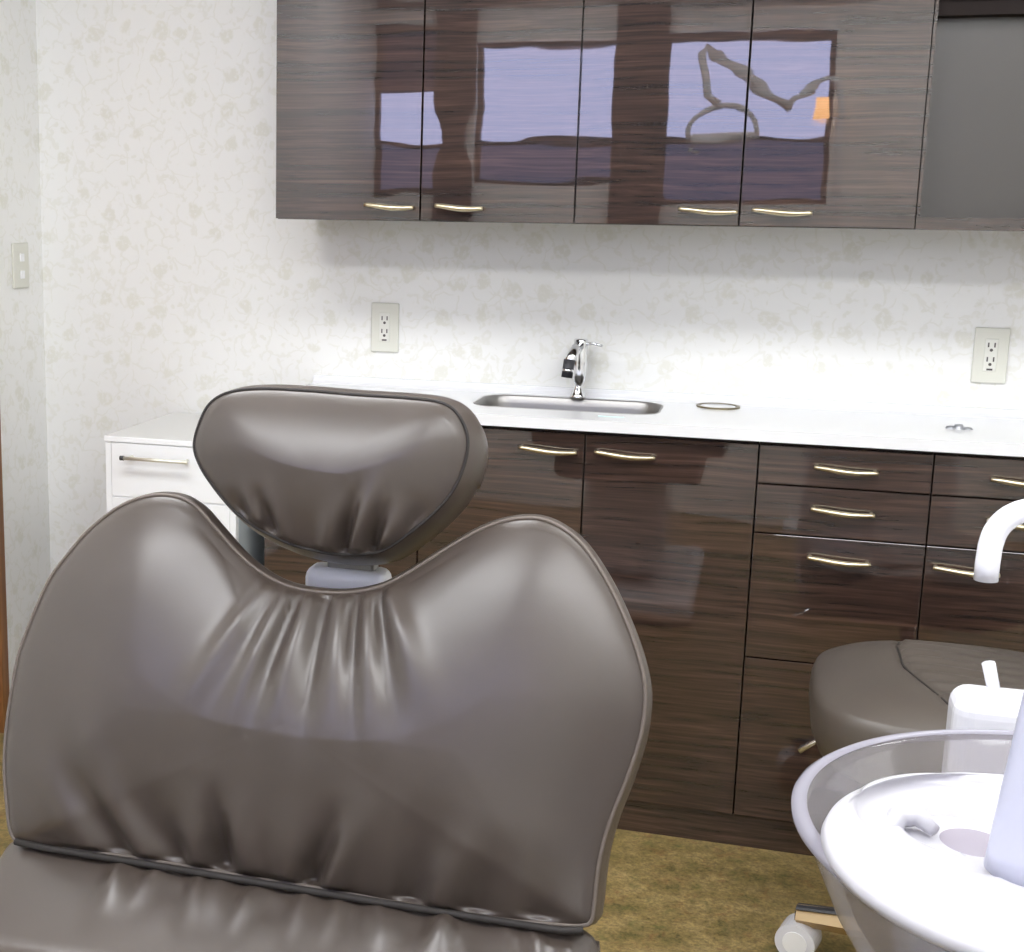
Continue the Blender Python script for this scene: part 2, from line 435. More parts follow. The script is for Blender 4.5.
# ------------------------------------------------------------------ worktop with sink cut-out
SX0, SX1, SY0, SY1 = .450, .858, -.262, -.052
def loop_fill(outer, inner, z):
    b = bmesh.new(); E = []
    for L in (outer, inner):
        vs = [b.verts.new((p[0], p[1], z)) for p in L]
        for i in range(len(vs)): E.append(b.edges.new((vs[i], vs[(i + 1) % len(vs)])))
    bmesh.ops.triangle_fill(b, edges=E, use_beauty=True)
    return b
outer = [(0, CF), (1.745, CF), (1.745, YB - .001), (0, YB - .001)]
inner = rrect(SX0, SX1, SY0, SY1, .055)
b = loop_fill(outer, inner, TOPZ)
r = bmesh.ops.extrude_face_region(b, geom=b.faces[:])
for v in [g for g in r['geom'] if isinstance(g, bmesh.types.BMVert)]: v.co.z = CZ + .001
t = thing('worktop', 'long plain white worktop running over the dark base cabinets', 'worktop', (0, YB, TOPZ))
obj('slab', b, WHITE_TOP, t)
b = bmesh.new(); prof = [(-.001, .019), (-.008, .019), (-.0095, .0165), (-.0105, .009), (-.016, .003), (-.026, 0.0), (-.001, 0.0)]
A = [b.verts.new((0.0, y, TOPZ + z)) for y, z in prof]; B = [b.verts.new((1.745, y, TOPZ + z)) for y, z in prof]
for i in range(len(prof)):
    j = (i + 1) % len(prof); b.faces.new((A[i], A[j], B[j], B[i]))
b.faces.new(A); b.faces.new(B[::-1])
obj('upstand', b, WHITE_TOP, t)
# sink
b = bmesh.new(); rings = []
for off, z in ((-.003, TOPZ + .0006), (0, TOPZ + .0010), (.003, TOPZ - .002), (.006, TOPZ - .02), (.012, TOPZ - .13), (.03, TOPZ - .155), (.07, TOPZ - .16)):
    rings.append([b.verts.new((x, y, z)) for x, y in rrect(SX0 + off, SX1 - off, SY0 + off, SY1 - off, .058 - min(.04, max(0, off)) * .5)])
for P0, P1 in zip(rings, rings[1:]):
    for i in range(len(P0)):
        j = (i + 1) % len(P0); b.faces.new((P0[i], P0[j], P1[j], P1[i]))
b.faces.new(rings[-1])
t = thing('sink', 'rounded rectangular stainless steel sink set into the white worktop', 'sink', ((SX0 + SX1) / 2, (SY0 + SY1) / 2, TOPZ))
o = obj('basin', b, STEEL, t, smooth=True); s = o.modifiers.new('s', 'SOLIDIFY'); s.thickness = .0012; s.offset = 1
obj('drain', lathe([(0, TOPZ - .1585), (.02, TOPZ - .1585), (.028, TOPZ - .156), (.032, TOPZ - .1592)], .655, -.155, 24), CHROME, t, smooth=True)
# faucet
fx, fy = .660, -.047
t = thing('faucet', 'small chrome single-lever faucet standing behind the sink', 'faucet', (fx, fy, TOPZ))
obj('base', lathe([(0, TOPZ), (.019, TOPZ), (.019, TOPZ + .006), (.016, TOPZ + .010), (.008, TOPZ + .028), (.0075, TOPZ + .034)], fx, fy, 24), CHROME, t, smooth=True)
obj('body', lathe([(.0085, TOPZ + .030), (.014, TOPZ + .040), (.0165, TOPZ + .055), (.0165, TOPZ + .134), (.015, TOPZ + .138), (0, TOPZ + .139)], fx + .002, fy, 24), CHROME, t, smooth=True)
b = tube([(fx + .000, fy - .002, TOPZ + .126), (fx - .006, fy - .05, TOPZ + .112), (fx - .011, fy - .085, TOPZ + .092)], [.013, .0125, .0125], 16)
obj('spout', b, CHROME, t, smooth=True)
obj('aerator', tube([(fx - .011, fy - .086, TOPZ + .098), (fx - .0145, fy - .093, TOPZ + .058)], .0128, 16), DARKM, t, smooth=True)
obj('aerator_ring', tube([(fx - .0132, fy - .0905, TOPZ + .0765), (fx - .0138, fy - .0918, TOPZ + .0700)], .0138, 16), CHROME, t, smooth=True)
obj('lever', tube([(fx + .012, fy, TOPZ + .128), (fx + .032, fy - .004, TOPZ + .129), (fx + .052, fy - .010, TOPZ + .125)], [.006, .0048, .0042], 10, flat=.7), CHROME, t, smooth=True)
# round cover, little fitting, sticker
t = thing('round_cover', 'round flush cover with a thin brown metal rim in the worktop, right of the sink', 'worktop cover', (.978, -.070, TOPZ))
OLIVE = mat('olive_bronze', (.20, .17, .10), .35, metal=.8)
obj('rim', lathe([(.0405, TOPZ), (.0405, TOPZ + .0035), (.0475, TOPZ + .0035), (.0480, TOPZ)], .978, -.070, 48), OLIVE, t, smooth=False)
obj('cap', lathe([(0, TOPZ + .0030), (.036, TOPZ + .0030), (.0402, TOPZ + .0012)], .978, -.070, 48), WHITE_TOP, t, smooth=True)
b = lathe([(0, TOPZ + .010), (.008, TOPZ + .009), (.011, TOPZ)], 1.462, -.212, 20)
lathe([(0, TOPZ + .006), (.008, TOPZ + .005), (.010, TOPZ)], 1.446, -.214, 16, bm=b); lathe([(0, TOPZ + .005), (.008, TOPZ + .004), (.010, TOPZ)], 1.479, -.216, 16, bm=b)
o = obj('worktop_fitting', b, mat('grey_metal_fitting', (.42, .43, .46), .4, metal=.6), smooth=True, loc=(1.462, -.212, TOPZ))
tag(o, 'tiny grey metal fitting on the white worktop, below the right wall outlet', 'fitting')
o = obj('sticker', box(.740, .795, -.326, -.314, TOPZ, TOPZ + .0008), STICKER, loc=(.765, -.32, TOPZ)); tag(o, 'pale teal sticker on the worktop in front of the sink', 'sticker')

# ------------------------------------------------------------------ wall outlets and switch
def outlet(x, z, label):
    t = thing('wall_outlet', label, 'outlet', (x, YB, z), 'ivory double outlets on the back wall')
    obj('cover_plate', box(x - .035, x + .035, YB - .007, YB, z - .06, z + .06, .003, 3), PLATE, t, smooth=False)
    obj('socket_face', box(x - .013, x + .013, YB - .009, YB - .0065, z - .034, z + .036, .001), PLATE2, t)
    for dz in (.018, -.013):
        b = box(x - .0078, x - .0048, YB - .0095, YB - .0088, z + dz, z + dz + .010); box(x + .0048, x + .0078, YB - .0095, YB - .0088, z + dz, z + dz + .010, bm=b)
        obj('slots', b, SLOT, t)
        c = tube([(x, YB - .0096, z + dz - .006), (x, YB - .0088, z + dz - .006)], .0034, 12); obj('ground_hole', c, SLOT, t)
    obj('lower_terminal', box(x - .006, x + .006, YB - .0096, YB - .0088, z - .032, z - .028), SLOT, t)
outlet(.180, 1.055, 'ivory double outlet on the wallpaper left of the faucet')
outlet(1.537, 1.046, 'ivory double outlet on the wallpaper at the right, under the open niche')
t = thing('wall_switch', 'small ivory two-button switch plate on the left wall beside the door frame', 'switch', (XL, -.120, 1.185))
obj('cover_plate', box(XL, XL + .007, -.158, -.082, 1.129, 1.243, .003, 3), PLATE, t)
for z in (1.206, 1.163): obj('button', box(XL + .0065, XL + .0105, -.128, -.110, z - .010, z + .010, .001), WHITE_LAC, t)

# ------------------------------------------------------------------ white drawer cabinet
wx0, wx1, wy0, wy1, wz = -.372, -.046, -.42, -.022, .818
t = thing('drawer_cabinet', 'slim white drawer cabinet standing left of the dark base cabinets', 'cabinet', (wx0, wy1, 0))
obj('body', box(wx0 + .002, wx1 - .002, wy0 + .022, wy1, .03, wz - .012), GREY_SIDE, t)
obj('gap_filler', box(wx0 + .016, wx1 - .016, wy0 + .0042, wy0 + .0218, .03, wz - .0125), WHITE_LAC, t)  # white filler added behind the drawers to lighten the gap shadows
obj('top', box(wx0, wx1, wy0, wy1, wz - .012, wz, .003), CREAM_TOP, t)
obj('front_rim', box(wx0, wx1, wy0 - .002, wy0 + .004, wz - .013, wz - .0005, .001), WHITE_LAC, t)
b = box(wx0 + .002, wx0 + .016, wy0 + .001, wy0 + .018, .03, wz - .012); box(wx1 - .016, wx1 - .002, wy0 + .001, wy0 + .018, .03, wz - .012, bm=b)
obj('front_posts', b, WHITE_LAC, t)
for k, (z0, z1) in enumerate(((.6775, .803), (.540, .6745), (.390, .537), (.22, .387), (.05, .217))):
    d = obj('drawer', box(wx0 + .017, wx1 - .017, wy0, wy0 + .004, z0, z1, .001), WHITE_LAC, t)
    hx0, hx1 = -.316, -.155; hz = z1 - .030
    b = tube([(hx0, wy0 - .026, hz), (hx1, wy0 - .026, hz)], .0042, 12)
    for x in (hx0 + .014, hx1 - .010): tube([(x, wy0, hz), (x, wy0 - .026, hz)], .0036, 10, bm=b)
    h = obj('handle', b, NICKEL, d, smooth=True)
    obj('end_cap', tube([(hx0 - .004, wy0 - .026, hz), (hx0 + .005, wy0 - .026, hz)], .0055, 12), DARKM, h, smooth=True)
for x in (wx0 + .04, wx1 - .04):
    for y in (wy0 + .05, wy1 - .05): obj('foot', tube([(x, y, 0), (x, y, .031)], .018, 16), DARKM, t)

# ------------------------------------------------------------------ the dental chair
BACK_O= (0.62, -2.1, 0.6852)
BACK= [(-0.2621, 0.0057), (-0.2765, 0.0429), (-0.2856, 0.0833), (-0.2889, 0.1249), (-0.2874, 0.1886), (-0.2778, 0.2324), (-0.2634, 0.2769), (-0.2464, 0.3054), (-0.2247, 0.3342), (-0.1935, 0.3616), (-0.1607, 0.3759), (-0.1286, 0.3772), (-0.1045, 0.3672), (-0.0828, 0.3488), (-0.0513, 0.322), (-0.025, 0.3056), (0.0012, 0.2956), (0.0286, 0.292), (0.0655, 0.2934), (0.101, 0.3027), (0.13, 0.3204), (0.1631, 0.3453), (0.1961, 0.368), (0.2249, 0.3803), (0.2541, 0.3836), (0.2793, 0.3747), (0.3, 0.3588), (0.3215, 0.3316), (0.3401, 0.3007), (0.3559, 0.2681), (0.3657, 0.239), (0.3684, 0.216), (0.3663, 0.1851), (0.3575, 0.1472), (0.346, 0.109), (0.3395, 0.0771), (0.3375, 0.0469), (0.3368, 0.0225), (0.3315, 0.01), (0.2893, 0.0052), (0.2328, 0.0028), (0.1549, 0.0029), (0.0843, 0.0045), (0.0012, 0.0047), (-0.107, 0.0056), (-0.1854, 0.0043), (-0.2311, 0.0019)]
BACK_FOLDS= [(-0.0161, 0.2868, -0.0994, 0.1066, 0.006, 0.01), (0.0081, 0.2839, -0.0375, 0.0944, 0.007, 0.009), (0.0318, 0.2831, 0.0164, 0.0915, 0.006, 0.009), (0.0663, 0.2864, 0.0882, 0.1009, 0.006, 0.011), (0.0943, 0.289, 0.1294, 0.0967, 0.006, 0.009), (0.1143, 0.2949, 0.1873, 0.1616, 0.006, 0.011), (0.0191, 0.2819, -0.0136, 0.1173, -0.005, 0.006), (0.0488, 0.2827, 0.0534, 0.1061, -0.005, 0.006), (0.0801, 0.2856, 0.1103, 0.1135, -0.005, 0.006), (0.1053, 0.292, 0.1549, 0.1384, -0.005, 0.006), (-0.0268, 0.0152, -0.0426, 0.1087, -0.013, 0.01), (-0.0558, 0.0149, -0.0389, 0.1291, 0.006, 0.012), (0.0019, 0.0154, -0.0165, 0.107, 0.007, 0.012), (-0.1357, 0.0114, -0.2433, 0.1512, -0.008, 0.015), (-0.1132, 0.0096, -0.2088, 0.1551, 0.007, 0.013), (0.0632, 0.009, 0.1013, 0.1026, -0.013, 0.009), (0.0861, 0.0067, 0.1292, 0.1255, 0.009, 0.01), (0.042, 0.0135, 0.0474, 0.0956, 0.006, 0.014), (0.1643, 0.0071, 0.1922, 0.1145, -0.009, 0.015), (0.2275, 0.0075, 0.2572, 0.095, -0.007, 0.018), (0.1934, 0.0097, 0.2308, 0.1196, 0.006, 0.014), (-0.0753, 0.0141, -0.1378, 0.1018, -0.007, 0.013), (-0.1746, 0.0079, -0.2458, 0.1299, 0.006, 0.018), (0.2887, 0.0123, 0.3047, 0.0923, -0.006, 0.018)]
HEAD_O= (0.6686, -1.9845, 1.0831)
HEAD= [(-0.1535, 0.0136), (-0.1512, 0.0334), (-0.1409, 0.0579), (-0.121, 0.0714), (-0.0863, 0.0773), (-0.0336, 0.0779), (0.0171, 0.0765), (0.0678, 0.0761), (0.1004, 0.0739), (0.117, 0.0669), (0.1281, 0.0528), (0.1332, 0.0374), (0.1318, 0.0157), (0.1228, -0.0104), (0.1056, -0.0343), (0.0781, -0.0601), (0.0588, -0.0746), (0.0397, -0.0812), (0.0065, -0.084), (-0.0211, -0.0813), (-0.0461, -0.0763), (-0.0817, -0.0628), (-0.1118, -0.0425), (-0.1347, -0.0194), (-0.1471, -0.0026)]
HEAD_FOLDS= [(0.0166, -0.0791, 0.0384, 0.0026, -0.008, 0.005), (0.0291, -0.0781, 0.0582, 0.0139, 0.009, 0.006), (0.0445, -0.0768, 0.0639, -0.0205, -0.01, 0.005), (0.0575, -0.0707, 0.0808, -0.0144, 0.006, 0.007), (-0.0012, -0.0786, 0.0185, -0.0088, 0.006, 0.008), (-0.0588, -0.0651, -0.0768, -0.0154, -0.006, 0.006), (-0.0735, -0.056, -0.0928, -0.0062, 0.004, 0.007), (-0.042, -0.0739, -0.0633, 0.0059, 0.004, 0.008), (-0.0923, -0.0524, -0.105, -0.0174, -0.004, 0.006), (0.0868, -0.0535, 0.0939, -0.0134, -0.004, 0.006)]
def cushion(outline, O, tilt, H, depth0, W, folds, nring=64, nb=300, side_out=.004, back_scale=.96, seed=1, crown=.012, smooth_it=50, FOLDK=1.0, drop=0, center=None):
    """a stuffed pad: domed front over its outline, rounded side wall, flat back"""
    n = Vector((0, -cos(tilt), sin(tilt))); uv = Vector((0, sin(tilt), cos(tilt))); ux = Vector((1, 0, 0)); O = Vector(O)
    P = resample(smooth_loop([Vector((a, b)) for a, b in outline]), nb)
    cx = Vector(center) if center else sum(P, Vector((0, 0))) / len(P)
    def dist(q):
        best = 9
        for i in range(0, nb):
            a = P[i]; d = P[(i + 1) % nb] - a; L = d.length_squared
            s = max(0, min(1, (q - a).dot(d) / L)) if L > 0 else 0
            best = min(best, (a + d * s - q).length_squared)
        return sqrt(best)
    R = max((p - cx).length for p in P)
    def dome(q, dd):
        u = min(1, dd / W)
        return H * (1 - (1 - u) ** 2.0) ** .75
    def fold(q, dd):
        h = crown * max(0, 1 - ((q - cx).length / R) ** 2) * min(1, dd / W)
        fade = min(1, dd / .006)
        for (x0, y0, x1, y1, amp, wid) in folds:
            a = Vector((x0, y0)); d = Vector((x1 - x0, y1 - y0)); L2 = d.length_squared
            s = (q - a).dot(d) / L2
            if s < -.15 or s > 1: continue
            perp = abs((q - a).cross(d)) / sqrt(L2)
            wd = wid * (1 + .9 * max(0, s))
            env = (1 - s) if s > 0 else max(0, 1 + s / .15)
            if perp < 3 * wd: h += amp * fade * env * env * (3 - 2 * env) * exp(-(perp / wd) ** 2) * FOLDK
        return h
    b = bmesh.new(); rings = []
    depth = lambda p: depth0(p.y) if callable(depth0) else depth0
    Q = []; Hh = []; DD = []
    for k in range(nring):
        s_ = 1 - (k / nring) ** 1.35
        qs = [cx + (p - cx) * s_ for p in P]
        ds = [dist(q) if k else 0 for q in qs]
        Q.append(qs); DD.append(ds); Hh.append([dome(q, d) for q, d in zip(qs, ds)])
    for it in range(smooth_it):
        new = [Hh[0]]
        for k in range(1, nring):
            a, c_ = Hh[k - 1], Hh[min(k + 1, nring - 1)]; m_ = Hh[k]
            w = min(1, max(0, (DD[k][0]) / .01))
            new.append([.25 * (a[i] + c_[i]) + .25 * (m_[i - 1] + m_[(i + 1) % nb]) if DD[k][i] > .012 else m_[i] for i in range(nb)])
        av = sum(new[-1]) / nb
        new[-1] = [av * .5 + x * .5 for x in new[-1]]
        Hh = new
    hc = sum(Hh[-1]) / nb
    for k in range(nring):
        rings.append([b.verts.new(O + ux * Q[k][i].x + uv * Q[k][i].y + n * (Hh[k][i] + fold(Q[k][i], DD[k][i]))) for i in range(nb)])
    c = b.verts.new(O + ux * cx.x + uv * cx.y + n * (hc + fold(cx, dist(cx))))
    for A, B in zip(rings, rings[1:]):
        for i in range(nb):
            j = (i + 1) % nb; b.faces.new((A[i], A[j], B[j], B[i]))
    for i in range(nb): b.faces.new((rings[-1][i], rings[-1][(i + 1) % nb], c))
    prev = rings[0]
    M = 8
    for k in range(1, M + 1):
        u = k / M; ring = []
        for i, p in enumerate(P):
            tg = (P[(i + 1) % nb] - P[i - 1]).normalized(); no = Vector((tg.y, -tg.x))
            if (p - cx).dot(no) < 0 and False: no = -no
            # outline runs clockwise or anticlockwise: keep the normal outward
            q = p + no * OUT * side_out * sin(pi * min(1, u * 1.15)) 
            q = cx + (q - cx) * (1 - (1 - back_scale) * u ** 2.2)
            ring.append(b.verts.new(O + ux * q.x + uv * (q.y - drop * u ** 1.5 * (1 if p.y > 0 else 0.2)) - n * depth(p) * u))
        for i in range(nb):
            j = (i + 1) % nb; b.faces.new((prev[i], prev[j], ring[j], ring[i]))
        prev = ring
    b.faces.new(prev)
    pip = [O + ux * p.x + uv * p.y + n * .0008 for p in P]
    return b, pip
OUT = -1
T20 = radians(20); T12 = radians(12)
chair = thing('dental_chair', 'brown leather dental chair with winged backrest and separate headrest', 'dental chair', (.62, -2.35, 0))
b, pip = cushion(BACK, BACK_O, T20, .036, (lambda y: .028 + .085 * max(0, min(1, (.30 - y) / .22))), .15, BACK_FOLDS, nring=70, nb=320, side_out=.006, back_scale=.985, center=(.035, .16), FOLDK=1.5)
obj('backrest', b, LEATHER, chair, smooth=True)
obj('backrest_piping', tube(pip, .0022, 6, closed=True), PIPING, chair, smooth=True)
b, pip = cushion(HEAD, HEAD_O, T12, .026, .108, .085, HEAD_FOLDS, nring=50, nb=200, side_out=.012, back_scale=.96, FOLDK=1.7, drop=.016, center=(-.01, .0))
obj('headrest', b, LEATHER, chair, smooth=True)
obj('headrest_piping', tube(pip, .0018, 6, closed=True), SEAM, chair, smooth=True)
# headrest bracket
b = box(.622, .712, -1.945, -1.905, .905, .9685, .012, 4)
obj('headrest_bracket', b, BRACKET, chair, smooth=True, label='pale grey plastic headrest bracket')
obj('headrest_stem', box(.645, .698, -1.935, -1.915, .955, 1.06, .004), STEEL, chair, label='grey metal headrest stem')
# seat and leg rest: long pad coming towards the viewer
def seat_pad():
    b = bmesh.new(); nu, nv = 150, 90; zt = .656; g = []
    xa, xb = .336, .962
    for j in range(nv + 1):
        v = j / nv; y = -2.07 - .635 * v
        row = []
        for i in range(nu + 1):
            u = i / nu
            x = xa + (xb - xa) * u
            ex = min(u, 1 - u) * (xb - xa); ey = min(v, 1 - v) * .62
            rx = 1 - max(0, 1 - ex / .055) ** 2.4; ry = 1 - max(0, 1 - ey / .05) ** 2.2
            z = zt + .034 * rx ** .5 * ry ** .3 - .53 * min(v * .635, .13) - .10 * max(0, v * .635 - .13) + .010
            d = v * .62
            amp = .0068 * exp(-((d - .052) / .026) ** 2) * min(1, ex / .03)
            f = 0
            for (c, w, a, sl) in GATH:
                xx = x - (c + sl * d); f += a * exp(-(xx / (w * (.75 + d * 7))) ** 2)
            z += amp * f
            # the pad is a little fuller in the middle
            z += .008 * sin(pi * u) * sin(pi * min(1, v * 1.5))
            row.append(b.verts.new((x, y, z)))
        g.append(row)
    for j in range(nv):
        for i in range(nu): b.faces.new((g[j][i], g[j][i + 1], g[j + 1][i + 1], g[j + 1][i]))
    per = [g[0][i] for i in range(nu)] + [g[j][nu] for j in range(nv)] + [g[nv][i] for i in range(nu, 0, -1)] + [g[j][0] for j in range(nv, 0, -1)]
    prev = per; cx, cy = (xa + xb) / 2, -2.395
    for dz, s in ((.02, 1.012), (.05, 1.012), (.085, 1.0), (.10, .97)):
        ring = [b.verts.new((cx + (v.co.x - cx) * s, cy + (v.co.y - cy) * s, min(zt - dz - .10 * ((-2.07 - v.co.y) / .62), v.co.z - dz * .5))) for v in per]
        for i in range(len(per)):
            k = (i + 1) % len(per); b.faces.new((prev[i], prev[k], ring[k], ring[i]))
        prev = ring
    b.faces.new(prev)
    return b
random.seed(11)
GATH = []
x = .47
while x < .93:
    GATH.append((x, .008 + random.random() * .006, .7 + random.random() * .7, random.uniform(-.35, .35))); x += .024 + random.random() * .018
obj('seat', seat_pad(), LEATHER, chair, smooth=True)
obj('seat_shadow_gap', tube([(.362, -2.102, .6890), (.40, -2.106, .6890), (.5, -2.107, .6900), (.8, -2.107, .6895), (.93, -2.106, .6900), (.950, -2.103, .692)], .0037, 8), SEAM, chair, smooth=True)  # dark tube stands in for the shadowed gap between seat and backrest
b = box(.39, .93, -3.12, -2.72, .50, .60, .035, 4)
obj('leg_rest', b, LEATHER, chair, smooth=True)
b = box(.42, .90, -2.95, -2.02, .47, .572, .02, 3); obj('seat_frame', b, SHELL, chair, smooth=False, label='taupe plastic seat underside')
# back support shell behind the pad
b = bmesh.new(); n = Vector((0, -cos(T20), sin(T20))); uvv = Vector((0, sin(T20), cos(T20))); OB = Vector(BACK_O)
pts = rrect(-.21, .27, -.06, .26, .05)
A = [b.verts.new(OB + Vector((x, 0, 0)) + uvv * y - n * .10) for x, y in pts]; B = [b.verts.new(OB + Vector((x * .9, 0, 0)) + uvv * y - n * .15) for x, y in pts]
for i in range(len(A)):
    j = (i + 1) % len(A); b.faces.new((A[i], A[j], B[j], B[i]))
b.faces.new(A); b.faces.new(B)
obj('back_shell', b, SHELL, chair, label='taupe plastic shell behind the backrest')
obj('column', box(.50, .78, -2.60, -2.22, .09, .48, .05, 4), PLASTIC, chair, smooth=False, label='white lift column under the seat')
obj('base_plate', box(.38, .90, -2.85, -1.98, 0, .09, .04, 4), PLASTIC, chair, smooth=False, label='white floor base plate')

# ------------------------------------------------------------------ cuspidor unit
gx, gy, gz, gr = 1.290, -2.432, .980, .1803
unit = thing('cuspidor', 'white spittoon unit with a frosted glass bowl and round white basin', 'cuspidor', (gx, gy, 0))
# glass bowl, open shell with thick rim
oprof = [(.055, gz - .150), (.085, gz - .142), (.125, gz - .105), (.152, gz - .060), (.172, gz - .014), (gr, gz - .003), (gr - .002, gz), (gr - .0075, gz + .001), (gr - .0105, gz - .003), (.160, gz - .016), (.142, gz - .060), (.115, gz - .100), (.08, gz - .135), (.055, gz - .142)]
obj('glass_bowl', lathe(oprof, gx, gy, 128), FROST, unit, smooth=True, label='frosted translucent glass bowl')
obj('rim', lathe([(gr - .0085, gz + .0012), (gr - .0070, gz + .0030), (gr - .003, gz + .0026), (gr + .0008, gz - .0002), (gr + .0004, gz - .004), (gr - .002, gz - .006)], gx, gy, 128), RIM, unit, smooth=True, label='thick pale polished rim of the glass bowl')
bx, by, bz, br = 1.247, -2.508, 1.000, .1236
ix, iy = 1.206, -2.462     # the hollow sits off centre
prof = [(0, -.026, 1), (.026, -.026, 1), (.031, -.022, 1), (.035, -.013, 1), (.040, -.0095, .97), (.052, -.0085, .95), (.064, -.0075, .9), (.067, -.004, .88), (.072, -.0008, .8), (.100, 0, .25), (.115, -.0008, .05), (.1215, -.003, 0), (br, -.008, 0), (.121, -.013, 0), (.105, -.017, 0), (.05, -.018, 0), (0, -.018, 0)]
bm = bmesh.new(); rings = []
for r, dz, k in prof:
    cx_, cy_ = bx + (ix - bx) * k, by + (iy - by) * k
    rings.append([bm.verts.new((cx_, cy_, bz + dz))] if r == 0 else [bm.verts.new((cx_ + r * cos(a * 2 * pi / 128), cy_ + r * sin(a * 2 * pi / 128), bz + dz)) for a in range(128)])
for A, B in zip(rings, rings[1:]):
    for a in range(128):
        c_ = (a + 1) % 128
        if len(A) == 1: bm.faces.new((A[0], B[c_], B[a]))
        elif len(B) == 1: bm.faces.new((A[a], A[c_], B[0]))
        else: bm.faces.new((A[a], A[c_], B[c_], B[a]))
BASIN = mat('white_ceramic', (.53, .52, .55), .3)
basin = obj('basin', bm, BASIN, unit, smooth=True, label='round white rinse basin with a drain hollow')
obj('basin_neck', lathe([(.085, bz - .0175), (.07, bz - .06), (.05, bz - .12), (.05, bz - .15)], gx - .01, gy - .015, 48), BASIN, unit, smooth=True)
b = tube([(ix - .043, iy - .014, bz - .014), (ix - .038, iy + .002, bz - .0095), (ix - .026, iy + .006, bz - .0085), (ix - .018, iy - .004, bz - .012)], [.004, .0065, .0065, .004], 14)
obj('water_jet', b, BASIN, basin, smooth=True)
GREYP = mat('pinkish_grey_drain', (.30, .27, .315), .5)
obj('drain_strainer', lathe([(0, bz - .0175), (.018, bz - .0175), (.0215, bz - .0190)], ix + .004, iy, 40), GREYP, basin, smooth=True, label='grey drain strainer')
# pedestal body
b = box(gx - .07, gx + .42, gy - .16, gy + .12, .05, gz - .155, .035, 4)
obj('pedestal', b, PLASTIC, unit, smooth=False)
obj('pedestal_foot', box(gx - .03, gx + .40, gy - .14, gy + .10, 0, .06, .01), SHELL, unit)
# housing with toggle behind the bowl
hb = box(1.2285, 1.62, -2.212, -2.160, .70, .9865, .014, 5)
obj('housing', hb, PLASTIC, unit, smooth=False, label='white rounded housing behind the bowl')
obj('toggle', tube([(1.261, -2.172, .980), (1.2535, -2.176, 1.006)], [.0048, .0050], 12), PLASTIC, unit, smooth=True, label='short white toggle lever')
b = box(1.40, 1.62, -2.20, -1.98, .70, 1.17, .03, 4); obj('tower', b, PLASTIC, unit, label='white rear tower outside the picture')
# cup filler spout
cxp, czp, rad = 1.2268, 1.101, .0265
pts = [(cxp, -2.3, czp), (cxp, -2.3, czp + .012), (cxp + .0006, -2.3, czp + .024)]
for k in range(1, 13):
    a = radians(90 * k / 12); pts.append((cxp + .001 + rad * (1 - cos(a)), -2.3 + .004 * k / 12, czp + .0235 + rad * sin(a)))
pts += [(1.30, -2.29, czp + .0495), (1.42, -2.25, czp + .045), (1.47, -2.18, czp + .02)]
obj('cup_spout', tube(pts, .0078, 20), PLASTIC, unit, smooth=True, label='curved white water spout')
# tapered nozzle post on the basin
b = bmesh.new(); rings = []
for k in range(14):
    u = k / 13; z = bz - .002 + .155 * u; hw = .034 - .012 * u; cxn = 1.240 + .006 * u; cyn = -2.528 + .01 * u
    rings.append([b.verts.new((cxn + hw * cos(a * 2 * pi / 40), cyn + hw * .8 * sin(a * 2 * pi / 40), z)) for a in range(40)])
for A, B in zip(rings, rings[1:]):
    for i in range(40): b.faces.new((A[i], A[(i + 1) % 40], B[(i + 1) % 40], B[i]))
b.faces.new(rings[0][::-1]); b.faces.new(rings[-1])
obj('rinse_post', b, LILAC, unit, smooth=True, label='tapered pale lilac post rising from the basin')

# ------------------------------------------------------------------ dental lamp (seen mirrored in the wall cupboards)
ly = -3.60
lamp = thing('dental_lamp', 'jointed grey dental lamp arm mirrored in the wall cupboard doors', 'dental lamp', (1.308, ly, 0))
obj('post', tube([(1.308, ly, .03), (1.308, ly, 1.40), (1.30, ly, 1.80), (1.285, ly, 1.87), (1.246, ly, 1.908)], .017, 12), LAMPBODY, lamp, smooth=True)
obj('post_base', tube([(1.308, ly, 0), (1.308, ly, .04)], .12, 32), LAMPBODY, lamp)
obj('spring_arm', tube([(1.246, ly, 1.908), (1.113, ly, 1.829), (1.085, ly, 1.77)], [.013, .015, .016], 12), LAMPBODY, lamp, smooth=True)
obj('front_arm', tube([(1.10, ly + .01, 1.775), (.95, ly + .01, 1.88), (.791, ly + .01, 1.985)], [.024, .025, .018], 12), LAMPBODY, lamp, smooth=True)
obj('drop_arm', tube([(.791, ly, 1.976), (.745, ly, 2.02), (.732, ly, 1.99), (.755, ly, 1.83), (.803, ly, 1.791)], .017, 12), LAMPBODY, lamp, smooth=True)
pts = [(.69, ly, 1.64)] + [(.828 + .138 * cos(a), ly, 1.69 + .095 * sin(a)) for a in [radians(180 - 18 * k) for k in range(11)]] + [(.968, ly, 1.64)]
obj('yoke', tube(pts, .011, 10), LAMPBODY, lamp, smooth=True)
obj('head', box(.70, .965, ly - .06, ly + .06, 1.635, 1.675, .017, 4), LAMPBODY, lamp)
obj('head_grip', tube([(.71, ly - .01, 1.64), (.695, ly - .02, 1.60), (.735, ly - .02, 1.585)], .010, 10), LAMPBODY, lamp, smooth=True)
AMB = mat('warm_lamp_glow', (.9, .6, .35), .5, emit=(1, .50, .20), es=9)
sc_ = thing('wall_lamp', 'small warm glowing lamp mirrored at the right of the cupboard doors', 'lamp', (1.225, YR + .06, 1.78))
obj('shade', tube([(1.225, YR + .09, 1.725), (1.223, YR + .09, 1.845)], [.030, .025], 16), AMB, sc_, smooth=True)
obj('wall_bracket', box(1.21, 1.24, YR + .0, YR + .064, 1.77, 1.80, .005), BRASS, sc_)

